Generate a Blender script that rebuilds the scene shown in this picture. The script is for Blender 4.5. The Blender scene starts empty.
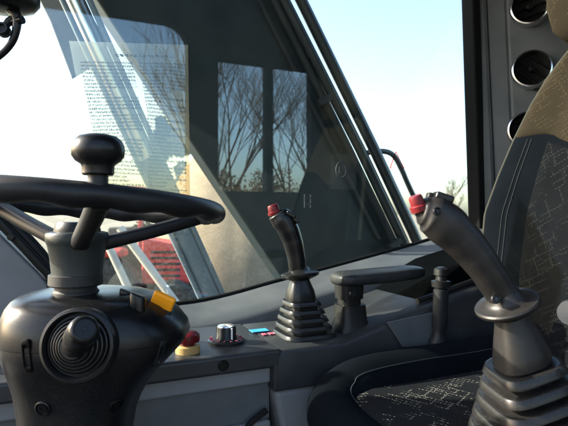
import bpy, bmesh, math, random
from mathutils import Vector, Matrix, noise

random.seed(7)
H = 2.3            # eye height above the ground
F = 492.0          # focal length in photo pixels (568 wide)
A = math.radians(23.6)
CA, SA = math.cos(A), math.sin(A)
E1 = Vector((CA, SA, 0))       # machine: towards the rear
E2 = Vector((-SA, CA, 0))      # machine: towards the right-hand side
EZ = Vector((0, 0, 1))

def M(R, L, z):
    return Vector((CA*R - SA*L, SA*R + CA*L, H + z))
def px(x, y, d):
    return Vector(((x-284)/F*d, d, H + (213-y)/F*d))
def pl(x, y, L):
    return px(x, y, L/(CA - SA*(x-284)/F))

S = bpy.context.scene
COL = S.collection

# ------------------------------------------------------------------ materials
def new_mat(name):
    m = bpy.data.materials.new(name); m.use_nodes = True
    nt = m.node_tree; nt.nodes.clear()
    out = nt.nodes.new('ShaderNodeOutputMaterial')
    return m, nt, out
def N(nt, typ, **kw):
    n = nt.nodes.new(typ)
    for k, v in kw.items():
        if k.startswith('i_'):
            key = k[2:].replace('_', ' ')
            n.inputs[key].default_value = v
        else:
            setattr(n, k, v)
    return n
def math_n(nt, op, a, b=None, clamp=False):
    n = nt.nodes.new('ShaderNodeMath'); n.operation = op; n.use_clamp = clamp
    for i, v in enumerate((a, b)):
        if v is None: continue
        if isinstance(v, (int, float)): n.inputs[i].default_value = v
        else: nt.links.new(v, n.inputs[i])
    return n.outputs[0]
def ramp(nt, fac, stops):
    r = nt.nodes.new('ShaderNodeValToRGB')
    while len(r.color_ramp.elements) < len(stops): r.color_ramp.elements.new(0.5)
    for e, (p, c) in zip(r.color_ramp.elements, stops):
        e.position = p; e.color = (*c, 1) if len(c) == 3 else c
    nt.links.new(fac, r.inputs[0])
    return r.outputs[0]
def mixc(nt, fac, a, b):
    n = nt.nodes.new('ShaderNodeMix'); n.data_type = 'RGBA'
    for sock, v in ((n.inputs[0], fac), (n.inputs[6], a), (n.inputs[7], b)):
        if isinstance(v, tuple): sock.default_value = (*v, 1)
        elif isinstance(v, (int, float)): sock.default_value = v
        else: nt.links.new(v, sock)
    return n.outputs[2]

def plastic(name, col, rough=.45, grain=900, bump=.08, dust=.06, dustcol=(.30, .27, .22), metal=0, spec=.24, var=.12):
    m, nt, out = new_mat(name)
    tc = N(nt, 'ShaderNodeTexCoord')
    b = N(nt, 'ShaderNodeBsdfPrincipled'); b.inputs['Metallic'].default_value = metal
    b.inputs['Specular IOR Level'].default_value = spec
    n1 = N(nt, 'ShaderNodeTexNoise', i_Scale=14.0, i_Detail=6.0)
    n2 = N(nt, 'ShaderNodeTexNoise', i_Scale=float(grain), i_Detail=1.0)
    n3 = N(nt, 'ShaderNodeTexNoise', i_Scale=420.0, i_Detail=2.0)
    for n in (n1, n2, n3): nt.links.new(tc.outputs['Object'], n.inputs['Vector'])
    lo = tuple(c*(1-var) for c in col); hi = tuple(min(1, c*(1+var)) for c in col)
    base = ramp(nt, n1.outputs['Fac'], [(.3, lo), (.7, hi)])
    # dust: large soft patches times fine specks
    d1 = ramp(nt, n1.outputs['Fac'], [(.45, (0, 0, 0)), (.75, (1, 1, 1))])
    d2 = ramp(nt, n3.outputs['Fac'], [(.5, (0, 0, 0)), (.72, (1, 1, 1))])
    df = math_n(nt, 'MULTIPLY', math_n(nt, 'ADD', d1, d2), dust)
    c = mixc(nt, df, base, dustcol)
    nt.links.new(c, b.inputs['Base Color'])
    r = math_n(nt, 'ADD', math_n(nt, 'MULTIPLY', n1.outputs['Fac'], .22), rough-.11)
    r = math_n(nt, 'ADD', r, math_n(nt, 'MULTIPLY', df, .8), clamp=True)
    nt.links.new(r, b.inputs['Roughness'])
    bp = N(nt, 'ShaderNodeBump', i_Strength=bump, i_Distance=.0006)
    nt.links.new(n2.outputs['Fac'], bp.inputs['Height'])
    nt.links.new(bp.outputs[0], b.inputs['Normal'])
    nt.links.new(b.outputs[0], out.inputs[0])
    return m

def fabric(name, base, thread, pattern=True, amount=1.0, weave_amt=.35):
    m, nt, out = new_mat(name)
    uv = N(nt, 'ShaderNodeUVMap')
    b = N(nt, 'ShaderNodeBsdfDiffuse'); b.inputs['Roughness'].default_value = .6
    sep = N(nt, 'ShaderNodeSeparateXYZ'); nt.links.new(uv.outputs[0], sep.inputs[0])
    u, v = sep.outputs[0], sep.outputs[1]
    def sinw(x, k): return math_n(nt, 'SINE', math_n(nt, 'MULTIPLY', x, k))
    wu = sinw(u, 2*math.pi/.0042); wv = sinw(v, 2*math.pi/.0030)
    weave = math_n(nt, 'MULTIPLY', wu, wv)
    nz = N(nt, 'ShaderNodeTexNoise', i_Scale=9.0, i_Detail=5.0); nt.links.new(uv.outputs[0], nz.inputs['Vector'])
    c = ramp(nt, nz.outputs['Fac'], [(.3, tuple(x*.75 for x in base)), (.7, tuple(x*1.25 for x in base))])
    wv01 = math_n(nt, 'ADD', math_n(nt, 'MULTIPLY', weave, .5), .5)
    c = mixc(nt, math_n(nt, 'MULTIPLY', wv01, weave_amt), c, tuple(x*2.2 for x in base))
    if pattern:
        mp = N(nt, 'ShaderNodeMapping'); nt.links.new(uv.outputs[0], mp.inputs[0])
        mp.inputs['Rotation'].default_value = (0, 0, math.radians(28))
        msum = None
        for (sx, row, bw, mort, off, sq) in ((1, .016, .060, .0016, .37, .7), (1, .034, .024, .0015, .21, 1.4), (1, .0085, .15, .0011, .43, .6)):
            br = N(nt, 'ShaderNodeTexBrick', offset=off, squash=sq, squash_frequency=3, offset_frequency=2)
            br.inputs['Scale'].default_value = 1.0
            br.inputs['Mortar Size'].default_value = mort
            br.inputs['Mortar Smooth'].default_value = .3
            br.inputs['Brick Width'].default_value = bw
            br.inputs['Row Height'].default_value = row
            nt.links.new(mp.outputs[0], br.inputs['Vector'])
            nm = N(nt, 'ShaderNodeTexNoise', i_Scale=11.0+bw*90, i_Detail=2.0)
            nt.links.new(uv.outputs[0], nm.inputs['Vector'])
            k = ramp(nt, nm.outputs['Fac'], [(.55, (0, 0, 0)), (.58, (1, 1, 1))])
            part = math_n(nt, 'MULTIPLY', br.outputs['Fac'], k)
            msum = part if msum is None else math_n(nt, 'MAXIMUM', msum, part)
        dots = math_n(nt, 'GREATER_THAN', sinw(v, 2*math.pi/.0034), -.25)
        dots2 = math_n(nt, 'GREATER_THAN', sinw(u, 2*math.pi/.0046), -.35)
        f = math_n(nt, 'MULTIPLY', math_n(nt, 'MULTIPLY', msum, dots), math_n(nt, 'MULTIPLY', dots2, amount))
        c = mixc(nt, f, c, thread)
    nt.links.new(c, b.inputs['Color'])
    bp = N(nt, 'ShaderNodeBump', i_Strength=.5, i_Distance=.0008)
    nt.links.new(wv01, bp.inputs['Height']); nt.links.new(bp.outputs[0], b.inputs['Normal'])
    nt.links.new(b.outputs[0], out.inputs[0])
    return m

def glass_mat(name, tint=(.90, .95, .945), base_refl=.062, dust=.004):
    m, nt, out = new_mat(name)
    tr = N(nt, 'ShaderNodeBsdfTransparent'); tr.inputs[0].default_value = (*tint, 1)
    gl = N(nt, 'ShaderNodeBsdfGlossy'); gl.inputs['Roughness'].default_value = .004
    gl.inputs[0].default_value = (.82, .96, 1, 1)
    lw = N(nt, 'ShaderNodeLayerWeight'); lw.inputs[0].default_value = .5
    f = math_n(nt, 'POWER', lw.outputs['Facing'], 5.0)
    f = math_n(nt, 'ADD', math_n(nt, 'MULTIPLY', f, .95-base_refl), base_refl)
    mx = N(nt, 'ShaderNodeMixShader'); nt.links.new(f, mx.inputs[0])
    nt.links.new(tr.outputs[0], mx.inputs[1]); nt.links.new(gl.outputs[0], mx.inputs[2])
    tc = N(nt, 'ShaderNodeTexCoord')
    n1 = N(nt, 'ShaderNodeTexNoise', i_Scale=7.0, i_Detail=8.0, i_Roughness=.7)
    n2 = N(nt, 'ShaderNodeTexNoise', i_Scale=260.0, i_Detail=2.0)
    for n in (n1, n2): nt.links.new(tc.outputs['Object'], n.inputs['Vector'])
    d = math_n(nt, 'MULTIPLY', ramp(nt, n1.outputs['Fac'], [(.35, (.2, .2, .2)), (.75, (1, 1, 1))]), dust)
    sp = ramp(nt, n2.outputs['Fac'], [(.68, (0, 0, 0)), (.74, (1, 1, 1))])
    d = math_n(nt, 'ADD', d, math_n(nt, 'MULTIPLY', sp, dust*1.6))
    df = N(nt, 'ShaderNodeBsdfDiffuse'); df.inputs[0].default_value = (.45, .53, .58, 1)
    tl = N(nt, 'ShaderNodeBsdfTranslucent'); tl.inputs[0].default_value = (.62, .60, .55, 1)
    ad = N(nt, 'ShaderNodeMixShader'); nt.links.new(df.outputs[0], ad.inputs[1]); nt.links.new(tl.outputs[0], ad.inputs[2])
    ad.inputs[0].default_value = .4
    m2 = N(nt, 'ShaderNodeMixShader'); nt.links.new(d, m2.inputs[0])
    nt.links.new(mx.outputs[0], m2.inputs[1]); nt.links.new(ad.outputs[0], m2.inputs[2])
    nt.links.new(m2.outputs[0], out.inputs[0])
    return m

def film_mat(name):
    """Clear film printed with small lines of characters; uv 0..1 across the sheet."""
    m, nt, out = new_mat(name)
    uv = N(nt, 'ShaderNodeUVMap')
    sep = N(nt, 'ShaderNodeSeparateXYZ'); nt.links.new(uv.outputs[0], sep.inputs[0])
    u, v = sep.outputs[0], sep.outputs[1]
    nw = N(nt, 'ShaderNodeTexNoise', i_Scale=5.0, i_Detail=6.0, i_Roughness=.7); nt.links.new(uv.outputs[0], nw.inputs['Vector'])
    wear = ramp(nt, nw.outputs['Fac'], [(.30, (.0, .0, .0)), (.44, (1, 1, 1))])
    def chars(rows, cols, fill, x0, x1, y0, y1, seed, ragged=True):
        fy = math_n(nt, 'FRACT', math_n(nt, 'MULTIPLY', v, rows))
        iy = math_n(nt, 'FLOOR', math_n(nt, 'MULTIPLY', v, rows))
        rowm = math_n(nt, 'LESS_THAN', fy, fill)
        fx = math_n(nt, 'FRACT', math_n(nt, 'MULTIPLY', u, cols))
        colm = math_n(nt, 'LESS_THAN', fx, .84)
        cb = N(nt, 'ShaderNodeCombineXYZ')
        nt.links.new(math_n(nt, 'FLOOR', math_n(nt, 'MULTIPLY', u, cols*4)), cb.inputs[0])
        nt.links.new(math_n(nt, 'FLOOR', math_n(nt, 'MULTIPLY', v, rows*6)), cb.inputs[1])
        cb.inputs[2].default_value = seed
        wn = N(nt, 'ShaderNodeTexWhiteNoise'); wn.noise_dimensions = '3D'
        nt.links.new(cb.outputs[0], wn.inputs[0])
        k = math_n(nt, 'GREATER_THAN', wn.outputs[0], .36)
        r = math_n(nt, 'MULTIPLY', math_n(nt, 'MULTIPLY', rowm, colm), k)
        box = math_n(nt, 'MULTIPLY', math_n(nt, 'GREATER_THAN', u, x0), math_n(nt, 'GREATER_THAN', v, y0))
        box = math_n(nt, 'MULTIPLY', math_n(nt, 'MULTIPLY', box, wear), math_n(nt, 'LESS_THAN', v, y1))
        if ragged:
            w2 = N(nt, 'ShaderNodeTexWhiteNoise'); w2.noise_dimensions = '2D'
            cb2 = N(nt, 'ShaderNodeCombineXYZ'); nt.links.new(iy, cb2.inputs[0]); cb2.inputs[1].default_value = seed
            nt.links.new(cb2.outputs[0], w2.inputs[0])
            sh = math_n(nt, 'GREATER_THAN', w2.outputs[0], .62)
            lim = math_n(nt, 'SUBTRACT', x1, math_n(nt, 'MULTIPLY', math_n(nt, 'MULTIPLY', sh, w2.outputs[0]), (x1-x0)*.55))
            box = math_n(nt, 'MULTIPLY', box, math_n(nt, 'LESS_THAN', u, lim))
        else:
            box = math_n(nt, 'MULTIPLY', box, math_n(nt, 'LESS_THAN', u, x1))
        return math_n(nt, 'MULTIPLY', r, box)
    t = chars(30, 26, .7, .34, .84, .905, .934, 3.0, False)
    t = math_n(nt, 'MAXIMUM', t, chars(42, 66, .60, .05, .48, .03, .87, 1.0))
    t = math_n(nt, 'MAXIMUM', t, chars(42, 66, .60, .53, .96, .03, .87, 2.0))
    tint = N(nt, 'ShaderNodeBsdfTransparent'); tint.inputs[0].default_value = (.87, .79, .63, 1)
    df = N(nt, 'ShaderNodeBsdfDiffuse'); df.inputs[0].default_value = (.58, .61, .64, 1)
    mx = N(nt, 'ShaderNodeMixShader'); mx.inputs[0].default_value = .17
    nt.links.new(tint.outputs[0], mx.inputs[1]); nt.links.new(df.outputs[0], mx.inputs[2])
    ink = N(nt, 'ShaderNodeBsdfDiffuse'); ink.inputs[0].default_value = (.10, .08, .05, 1)
    tr2 = N(nt, 'ShaderNodeBsdfTransparent'); tr2.inputs[0].default_value = (.14, .10, .05, 1)
    im = N(nt, 'ShaderNodeMixShader'); im.inputs[0].default_value = .35
    nt.links.new(tr2.outputs[0], im.inputs[1]); nt.links.new(ink.outputs[0], im.inputs[2])
    m2 = N(nt, 'ShaderNodeMixShader'); nt.links.new(t, m2.inputs[0])
    nt.links.new(mx.outputs[0], m2.inputs[1]); nt.links.new(im.outputs[0], m2.inputs[2])
    nt.links.new(m2.outputs[0], out.inputs[0])
    return m

def clear_film(name, frac=.10):
    m, nt, out = new_mat(name)
    t = N(nt, 'ShaderNodeBsdfTransparent'); t.inputs[0].default_value = (.93, .93, .92, 1) if 'red' not in name else (.9, .28, .26, 1)
    d = N(nt, 'ShaderNodeBsdfDiffuse'); d.inputs[0].default_value = (.7, .7, .68, 1)
    mx = N(nt, 'ShaderNodeMixShader'); mx.inputs[0].default_value = frac
    nt.links.new(t.outputs[0], mx.inputs[1]); nt.links.new(d.outputs[0], mx.inputs[2])
    nt.links.new(mx.outputs[0], out.inputs[0])
    return m

def earthy(name, c1, c2, c3, scale=.6, bump=.6):
    m, nt, out = new_mat(name)
    tc = N(nt, 'ShaderNodeTexCoord')
    b = N(nt, 'ShaderNodeBsdfPrincipled'); b.inputs['Roughness'].default_value = .95
    b.inputs['Specular IOR Level'].default_value = .1
    n1 = N(nt, 'ShaderNodeTexNoise', i_Scale=scale, i_Detail=10.0, i_Roughness=.65)
    n2 = N(nt, 'ShaderNodeTexNoise', i_Scale=scale*14, i_Detail=8.0, i_Roughness=.7)
    for n in (n1, n2): nt.links.new(tc.outputs['Object'], n.inputs['Vector'])
    c = ramp(nt, n1.outputs['Fac'], [(.32, c1), (.5, c2), (.68, c3)])
    k = ramp(nt, n2.outputs['Fac'], [(.35, (.55, .55, .55)), (.65, (1.15, 1.15, 1.15))])
    mm = N(nt, 'ShaderNodeMix', data_type='RGBA', blend_type='MULTIPLY'); mm.inputs[0].default_value = 1
    nt.links.new(c, mm.inputs[6]); nt.links.new(k, mm.inputs[7])
    nt.links.new(mm.outputs[2], b.inputs['Base Color'])
    bp = N(nt, 'ShaderNodeBump', i_Strength=bump, i_Distance=.05)
    nt.links.new(n2.outputs['Fac'], bp.inputs['Height']); nt.links.new(bp.outputs[0], b.inputs['Normal'])
    nt.links.new(b.outputs[0], out.inputs[0])
    return m

MT = dict(
    black=plastic('black_plastic', (.006, .0066, .0073), .33, dust=.02, bump=.10),
    gloss=plastic('glossy_black_plastic', (.0045, .005, .0056), .28, dust=.012, bump=.04),
    grip=plastic('grip_plastic', (.009, .0088, .0088), .38, dust=.012, bump=.14, grain=1300),
    matte=plastic('matte_black', (.0022, .0027, .0033), .8, dust=.0, spec=.0),
    console=plastic('console_plastic', (.023, .025, .028), .38, dust=.03, spec=.3),
    void=plastic('vent_black', (.002, .002, .0022), .6, dust=0, spec=.1),
    rim=plastic('rim_plastic', (.009, .0095, .0105), .42, dust=.02, bump=.12, grain=1100),
    hub=plastic('hub_plastic', (.020, .026, .027), .42, dust=.03),
    rubber=plastic('boot_rubber', (.010, .010, .010), .30, dust=.025, bump=.1),
    grey=plastic('grey_trim', (.072, .078, .085), .50, dust=.04, grain=700, bump=.2),
    lightgrey=plastic('light_grey_trim', (.155, .160, .170), .5, dust=.04, grain=700, bump=.2),
    pillar=plastic('pillar_trim', (.080, .085, .090), .55, dust=.04, grain=600, bump=.25),
    dark=plastic('dark_trim', (.012, .0135, .0155), .5, dust=.05, bump=.15),
    liner=plastic('roof_liner', (.018, .021, .024), .85, dust=.02),
    seal=plastic('rubber_seal', (.006, .0065, .007), .8, spec=.1, dust=.0),
    chrome=plastic('chrome', (.72, .72, .72), .2, dust=.02, metal=1, bump=0),
    steel=plastic('dark_steel', (.010, .013, .015), .45, dust=.02, bump=.3, grain=300),
    boom=plastic('boom_paint', (.006, .013, .016), .55, dust=.012, bump=.2, grain=200),
    pipe=plastic('pipe_paint', (.010, .013, .015), .30, dust=.0, spec=.5),
    cyl=plastic('cylinder_paint', (.12, .15, .18), .35, dust=.10),
    dusty=plastic('dusty_plate', (.10, .10, .10), .8, dust=.25, bump=.3, grain=160),
    red=plastic('red_button', (.10, .005, .008), .35, dust=.02, bump=0),
    redpaint=plastic('red_paint', (.42, .03, .03), .4, dust=.15),
    yellow=plastic('amber_plastic', (.85, .31, .010), .35, dust=.02, bump=0),
    cream=plastic('cream_plastic', (.40, .26, .10), .45, dust=.02, bump=0),
    white=plastic('white_print', (.75, .75, .75), .5, dust=0, bump=0),
    blue=plastic('blue_print', (.05, .32, .62), .5, dust=0, bump=0),
    pink=plastic('pink_print', (.55, .10, .15), .5, dust=0, bump=0),
    tyre=plastic('tyre_rubber', (.02, .02, .02), .8, dust=.2),
    palestrut=plastic('pale_steel', (.42, .38, .32), .6, dust=.2),
    seat_dark=fabric('seat_dark_cloth', (.0042, .0054, .0072), (.2, .2, .2), False),  # dark cloth, deepened for the shade on the lower backrest
    seat_pat_shaded=fabric('seat_pattern_shaded', (.0062, .0068, .008), (.036, .036, .035), True, .7),  # patterned cloth with the lower back's shade put into the colour
    seat_cush=fabric('seat_cushion_cloth', (.0085, .0092, .0105), (.19, .18, .155), True, .9),
    seat_back_lit=fabric('seat_back_sunlit', (.0185, .0148, .0105), (.10, .083, .045), True, .45, .85),  # lighter cloth, sunlit tone of the upper back put into the colour
    piping=fabric('seat_piping', (.05, .048, .042), (.3, .3, .3), False),
    thread=plastic('seam_thread', (.011, .0125, .015), .8, dust=0, bump=0),
    cushthread=plastic('cushion_thread', (.035, .04, .045), .8, dust=0, bump=0, spec=.05),
    glass=glass_mat('side_glass'),
    film=film_mat('printed_film'),
    clear=clear_film('clear_film', .018),
    decalred=clear_film('decal_red', .0),
    decalgrey=plastic('decal_grey', (.045, .055, .057), .5, dust=0, bump=0),
    ground=earthy('dry_ground', (.18, .155, .12), (.25, .22, .17), (.31, .275, .22)),
    asphalt=earthy('asphalt', (.030, .032, .035), (.04, .042, .046), (.05, .052, .056), 2),  # dark tone for the added pad that cuts ground bounce
    soil=earthy('mound_tan', (.21, .17, .12), (.235, .19, .135), (.26, .21, .155), 3.5, .12),  # tan tone of the stand-in mound behind the boom
    bark=earthy('bark', (.06, .05, .04), (.09, .075, .06), (.12, .10, .08), 6),
    twig=earthy('twigs', (.07, .055, .04), (.10, .08, .06), (.13, .10, .07), 6),
    leaf=earthy('evergreen_leaf', (.018, .026, .016), (.03, .04, .025), (.05, .055, .035), 3),
    scrub=earthy('dry_scrub', (.10, .075, .05), (.14, .105, .065), (.19, .15, .09), 2),
)

# ------------------------------------------------------------------ mesh building
class MB:
    def __init__(s): s.v = []; s.f = []; s.uv = {}
    def add(s, verts, faces, uvs=None):
        o = len(s.v); s.v += [Vector(v) for v in verts]
        s.f += [tuple(i+o for i in f) for f in faces]
        if uvs:
            for i, t in enumerate(uvs): s.uv[o+i] = t
        return s
    def loft(s, rings, cap0=True, cap1=True, closed=False, uvs=None):
        n = len(rings[0]); vs = [p for r in rings for p in r]; fs = []
        m = len(rings)
        for i in range(m if closed else m-1):
            j = (i+1) % m
            for k in range(n):
                l = (k+1) % n
                fs.append((i*n+k, i*n+l, j*n+l, j*n+k))
        if not closed:
            if cap0: fs.append(tuple(range(n-1, -1, -1)))
            if cap1: fs.append(tuple((m-1)*n+k for k in range(n)))
        return s.add(vs, fs, uvs)
    def tube(s, pts, r, n=14, closed=False, flat=1.0, up=None):
        pts = [Vector(p) for p in pts]; m = len(pts)
        rad = r if isinstance(r, (list, tuple)) else [r]*m
        rings = []; u = None
        for i, p in enumerate(pts):
            if closed: t = pts[(i+1) % m]-pts[i-1]
            else: t = pts[min(i+1, m-1)]-pts[max(i-1, 0)]
            t.normalize()
            if up is not None: u = Vector(up)
            elif u is None:
                u = Vector((0, 0, 1)) if abs(t.z) < .9 else Vector((1, 0, 0))
            u = (u-t*u.dot(t)).normalized(); w = t.cross(u)
            rings.append([p+rad[i]*(math.cos(a)*w + flat*math.sin(a)*u) for a in [2*math.pi*k/n for k in range(n)]])
        return s.loft(rings, closed=closed)
    def lathe(s, prof, org, axis, n=32, ring=False):
        ax = Vector(axis).normalized()
        u = Vector((1, 0, 0)) if abs(ax.x) < .8 else Vector((0, 1, 0))
        u = (u-ax*u.dot(ax)).normalized(); w = ax.cross(u)
        rings = [[Vector(org)+ax*h+max(r, 1e-5)*(math.cos(2*math.pi*k/n)*u+math.sin(2*math.pi*k/n)*w) for k in range(n)] for r, h in prof]
        return s.loft(rings, closed=ring)
    def prism(s, poly, off):
        n = len(poly); off = Vector(off)
        vs = [Vector(p) for p in poly]+[Vector(p)+off for p in poly]
        fs = [tuple(range(n)), tuple(range(2*n-1, n-1, -1))]
        for k in range(n):
            l = (k+1) % n
            fs.append((k, k+n, l+n, l))
        return s.add(vs, fs)
    def box(s, c, hx, hy, hz, ex=E1, ey=E2, ez=EZ):
        c = Vector(c); vs = []
        for k in (-1, 1):
            for j in (-1, 1):
                for i in (-1, 1): vs.append(c+ex*hx*i+ey*hy*j+ez*hz*k)
        return s.add(vs, [(0, 2, 3, 1), (4, 5, 7, 6), (0, 1, 5, 4), (2, 6, 7, 3), (0, 4, 6, 2), (1, 3, 7, 5)])
    def mbox(s, R0, R1, L0, L1, z0, z1):
        return s.box(M((R0+R1)/2, (L0+L1)/2, (z0+z1)/2), abs(R1-R0)/2, abs(L1-L0)/2, abs(z1-z0)/2)

def se(c, u, v, a, b, n=2.0, k=36):
    r = []
    for i in range(k):
        t = 2*math.pi*i/k; ct, st = math.cos(t), math.sin(t)
        x = math.copysign(abs(ct)**(2/n), ct); y = math.copysign(abs(st)**(2/n), st)
        r.append(c+u*a*x+v*b*y)
    return r

def build(name, mb, mat, parent=None, loc=None, bevel=0, seg=3, angle=38, subsurf=0):
    root = Vector((0, 0, 0)); p = parent
    if parent is not None:
        while p.parent is not None: p = p.parent
        root = p.location.copy()
    elif loc is not None: root = Vector(loc)
    me = bpy.data.meshes.new(name)
    me.from_pydata([v-root for v in mb.v], [], mb.f); me.update()
    bm = bmesh.new(); bm.from_mesh(me)
    if mb.uv:
        lay = bm.loops.layers.uv.new('UVMap'); bm.verts.ensure_lookup_table()
        for f in bm.faces:
            for l in f.loops:
                l[lay].uv = mb.uv.get(l.vert.index, (0, 0))
    bmesh.ops.recalc_face_normals(bm, faces=bm.faces[:])
    bm.to_mesh(me); bm.free()
    for p_ in me.polygons: p_.use_smooth = True
    me.set_sharp_from_angle(angle=math.radians(angle))
    me.materials.append(mat)
    o = bpy.data.objects.new(name, me); COL.objects.link(o)
    if parent is not None: o.parent = parent
    else: o.location = root
    if bevel:
        b = o.modifiers.new('Bevel', 'BEVEL'); b.width = bevel; b.segments = seg
        b.limit_method = 'ANGLE'; b.angle_limit = math.radians(35); b.harden_normals = True
    if subsurf:
        q = o.modifiers.new('Subsurf', 'SUBSURF'); q.levels = subsurf; q.render_levels = subsurf
    return o

def tag(o, label, cat, group=None, kind=None):
    if label: o['label'] = label
    if cat: o['category'] = cat
    if group: o['group'] = group
    if kind: o['kind'] = kind
    return o
def thing(name, loc, label, cat, group=None):
    o = bpy.data.objects.new(name, None); COL.objects.link(o)
    o.location = loc; o.empty_display_size = .05
    return tag(o, label, cat, group)

# spline helper
def spline(pts, n=8):
    pts = [Vector(p) for p in pts]; out = []
    P = [2*pts[0]-pts[1]]+pts+[2*pts[-1]-pts[-2]]
    for i in range(1, len(P)-2):
        for k in range(n):
            t = k/n
            out.append(.5*((2*P[i])+(-P[i-1]+P[i+1])*t+(2*P[i-1]-5*P[i]+4*P[i+1]-P[i+2])*t*t+(-P[i-1]+3*P[i]-3*P[i+1]+P[i+2])*t**3))
    out.append(pts[-1]); return out
def lerp_list(xs, n):
    out = []
    for i in range(n):
        t = i/(n-1)*(len(xs)-1); k = min(int(t), len(xs)-2); f = t-k
        f = f*f*(3-2*f)
        out.append(xs[k]*(1-f)+xs[k+1]*f)
    return out

# ------------------------------------------------------------------ setting
g = MB()
R_ = 600; n = 24
for i in range(n):
    a0, a1 = 2*math.pi*i/n, 2*math.pi*(i+1)/n
    g.add([(0, 0, 0), (R_*math.cos(a0), R_*math.sin(a0), 0), (R_*math.cos(a1), R_*math.sin(a1), 0)], [(0, 1, 2)])
pd = MB(); pd.lathe([(9, .004), (.01, .0041)], Vector((0, 0, 0)), EZ, 48)  # added unseen dark disc, keeps warm ground bounce out of the cab
tag(build('dark_bounce_pad', pd, MT['asphalt']), 'unseen dark pad added under the machine to cut warm ground bounce', 'ground', kind='structure')
tag(build('ground', g, MT['ground']), 'dry beige earth yard reaching to the horizon', 'ground', kind='structure')

# ------------------------------------------------------------------ cab
cab = thing('excavator_cab', M(.4, .5, -.80), 'grey plastic cab interior with side window sill, corner pillar and round air vents', 'cab')
def sill_z(R):
    pts = [(-.6, -.200), (.20, -.199), (.30, -.193), (.374, -.174), (.50, -.151), (.61, -.130), (.82, -.089), (1.03, -.042), (1.3, .01)]
    for (a, za), (b, zb) in zip(pts, pts[1:]):
        if R <= b: return za+(zb-za)*max(0, (R-a))/(b-a)
    return pts[-1][1]
def sill_s(R):   # smoothed
    return sum(sill_z(R+d) for d in (-.06, -.03, 0, .03, .06))/5
Rs = [-.45+1.6*i/60 for i in range(61)]
# sill panel: swept profile
prof = [(1.075, -.03), (1.072, .0), (1.035, .004), (1.02, -.002), (.975, -.012), (.945, -.022), (.935, -.030), (.928, -.05), (.925, -.09), (.925, -.20), (.96, -.20), (1.075, -.20)]
sill = MB(); sill.loft([[M(R, L, sill_s(R)+dz) for L, dz in prof] for R in Rs])
build('sill_panel', sill, MT['grey'], cab, angle=50)
# outer lower wall
lw = MB(); lw.prism([M(-.5, 1.0, -.30), M(1.25, 1.0, -.20), M(1.25, 1.0, -1.0), M(-.5, 1.0, -1.0)], E2*.06)
build('lower_wall', lw, MT['grey'], cab)
# glass
gp = [(-.45, .95)]+[(R, sill_s(R)-.005) for R in Rs if R < 1.03]+[(1.045, sill_s(1.045)-.005), (1.0, .95)]
gl = MB(); gl.prism([M(R, 1.05, z) for R, z in gp], E2*.005)
build('window_pane', gl, MT['glass'], cab)
# gasket round the glass (bottom and rear)
gk = MB()
gk.tube([M(R, 1.043, sill_s(R)+.005) for R in Rs if R < 1.03], .006, 8)
build('window_gasket', gk, MT['seal'], cab)
gk = MB(); gk.prism([M(1.032, 1.02, -.06), M(1.06, 1.02, -.06), M(1.020, 1.02, .96), M(.990, 1.02, .96)], E2*.045)
build('window_gasket', gk, MT['seal'], cab, bevel=.006)
# rear pillar edge strip and corner trim with vents
A0 = M(1.058, 1.03, 0); 
tdir = Vector((.955, -.30, 0)).normalized(); tn = Vector((-.30, -.955, 0)).normalized()
def T(s, z, o=0):    # corner panel coordinates
    lean = -.042*(z+.05)/1.0
    return Vector((A0.x, A0.y, H+z))+tdir*(s+lean)+tn*o
ps = MB(); ps.loft([[T(s, z, o) for s, o in ((0, -.05), (.0, .010), (.006, .016), (.022, .016), (.030, .010), (.032, -.05))] for z in (-.12, .2, .5, .96)])
build('pillar_strip', ps, MT['pillar'], cab, angle=30)
pp = MB(); pp.loft([[T(s, z, o) for s, o in ((.033, -.05), (.033, .004), (.040, .008), (.075, .008), (.081, .004), (.087, .008), (.40, .012), (.62, .03), (.62, -.05))] for z in (-.75, -.05, .2, .5, .96)])
build('corner_trim', pp, MT['pillar'], cab, angle=30)
def vent(cx, cy, w, ang):
    d = 1.335
    c = px(cx, cy, d)
    # put on the panel
    s = (c-Vector((A0.x, A0.y, H+c.z-H))).dot(tdir); 
    z = c.z-H
    c = T(s+.042*(z+.05), z, .021)
    nrm = (tn+Vector((-.10, 0, .0))).normalized()
    r = w/2/F*d
    v = MB(); v.lathe([(r*1.08, -.015), (r*1.08, .006), (r*1.02, .015), (r*.95, .016), (r*.89, .008), (r*.86, -.004), (r*.86, -.015)], c, nrm, 40, True)
    o = build('air_vent', v, MT['chrome'], cab, angle=30)
    k = MB(); k.lathe([(r*.87, -.009), (r*.87, -.001), (r*.6, -.006), (0, -.008)], c, nrm, 32)
    build('vent_backing', k, MT['void'], o)
    f = MB(); u0 = EZ.cross(nrm).normalized(); w0 = nrm.cross(u0)
    u = u0*math.cos(ang)+w0*math.sin(ang); wz = -u0*math.sin(ang)+w0*math.cos(ang)
    for q in (-.5, 0, .5):
        hw = math.sqrt(max(0, .84**2-q*q))*r
        f.box(c+wz*q*r+nrm*.002, hw, .0045, .0011, u, nrm, (wz+nrm*.6).normalized())
    f.lathe([(r*.16, -.002), (r*.16, .008), (r*.10, .010), (0, .010)], c, nrm, 16)
    build('vent_fins', f, MT['void'], o)
for a in ((528, 11, 34, .25), (530, 72, 35, -.7), (525, 131, 33, .1)): vent(*a)
sc = MB(); sc.lathe([(.0065, -.002), (.0065, .002), (.003, .0035), (0, .0035)], T(.165-.02, .333, .010), tn, 16)
build('trim_screw', sc, MT['dark'], cab)
sc = MB(); sc.lathe([(.007, -.002), (.007, .003), (.003, .005), (0, .005)], px(486, 0, 1.37), tn, 16)
build('trim_screw', sc, MT['black'], cab)
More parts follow.
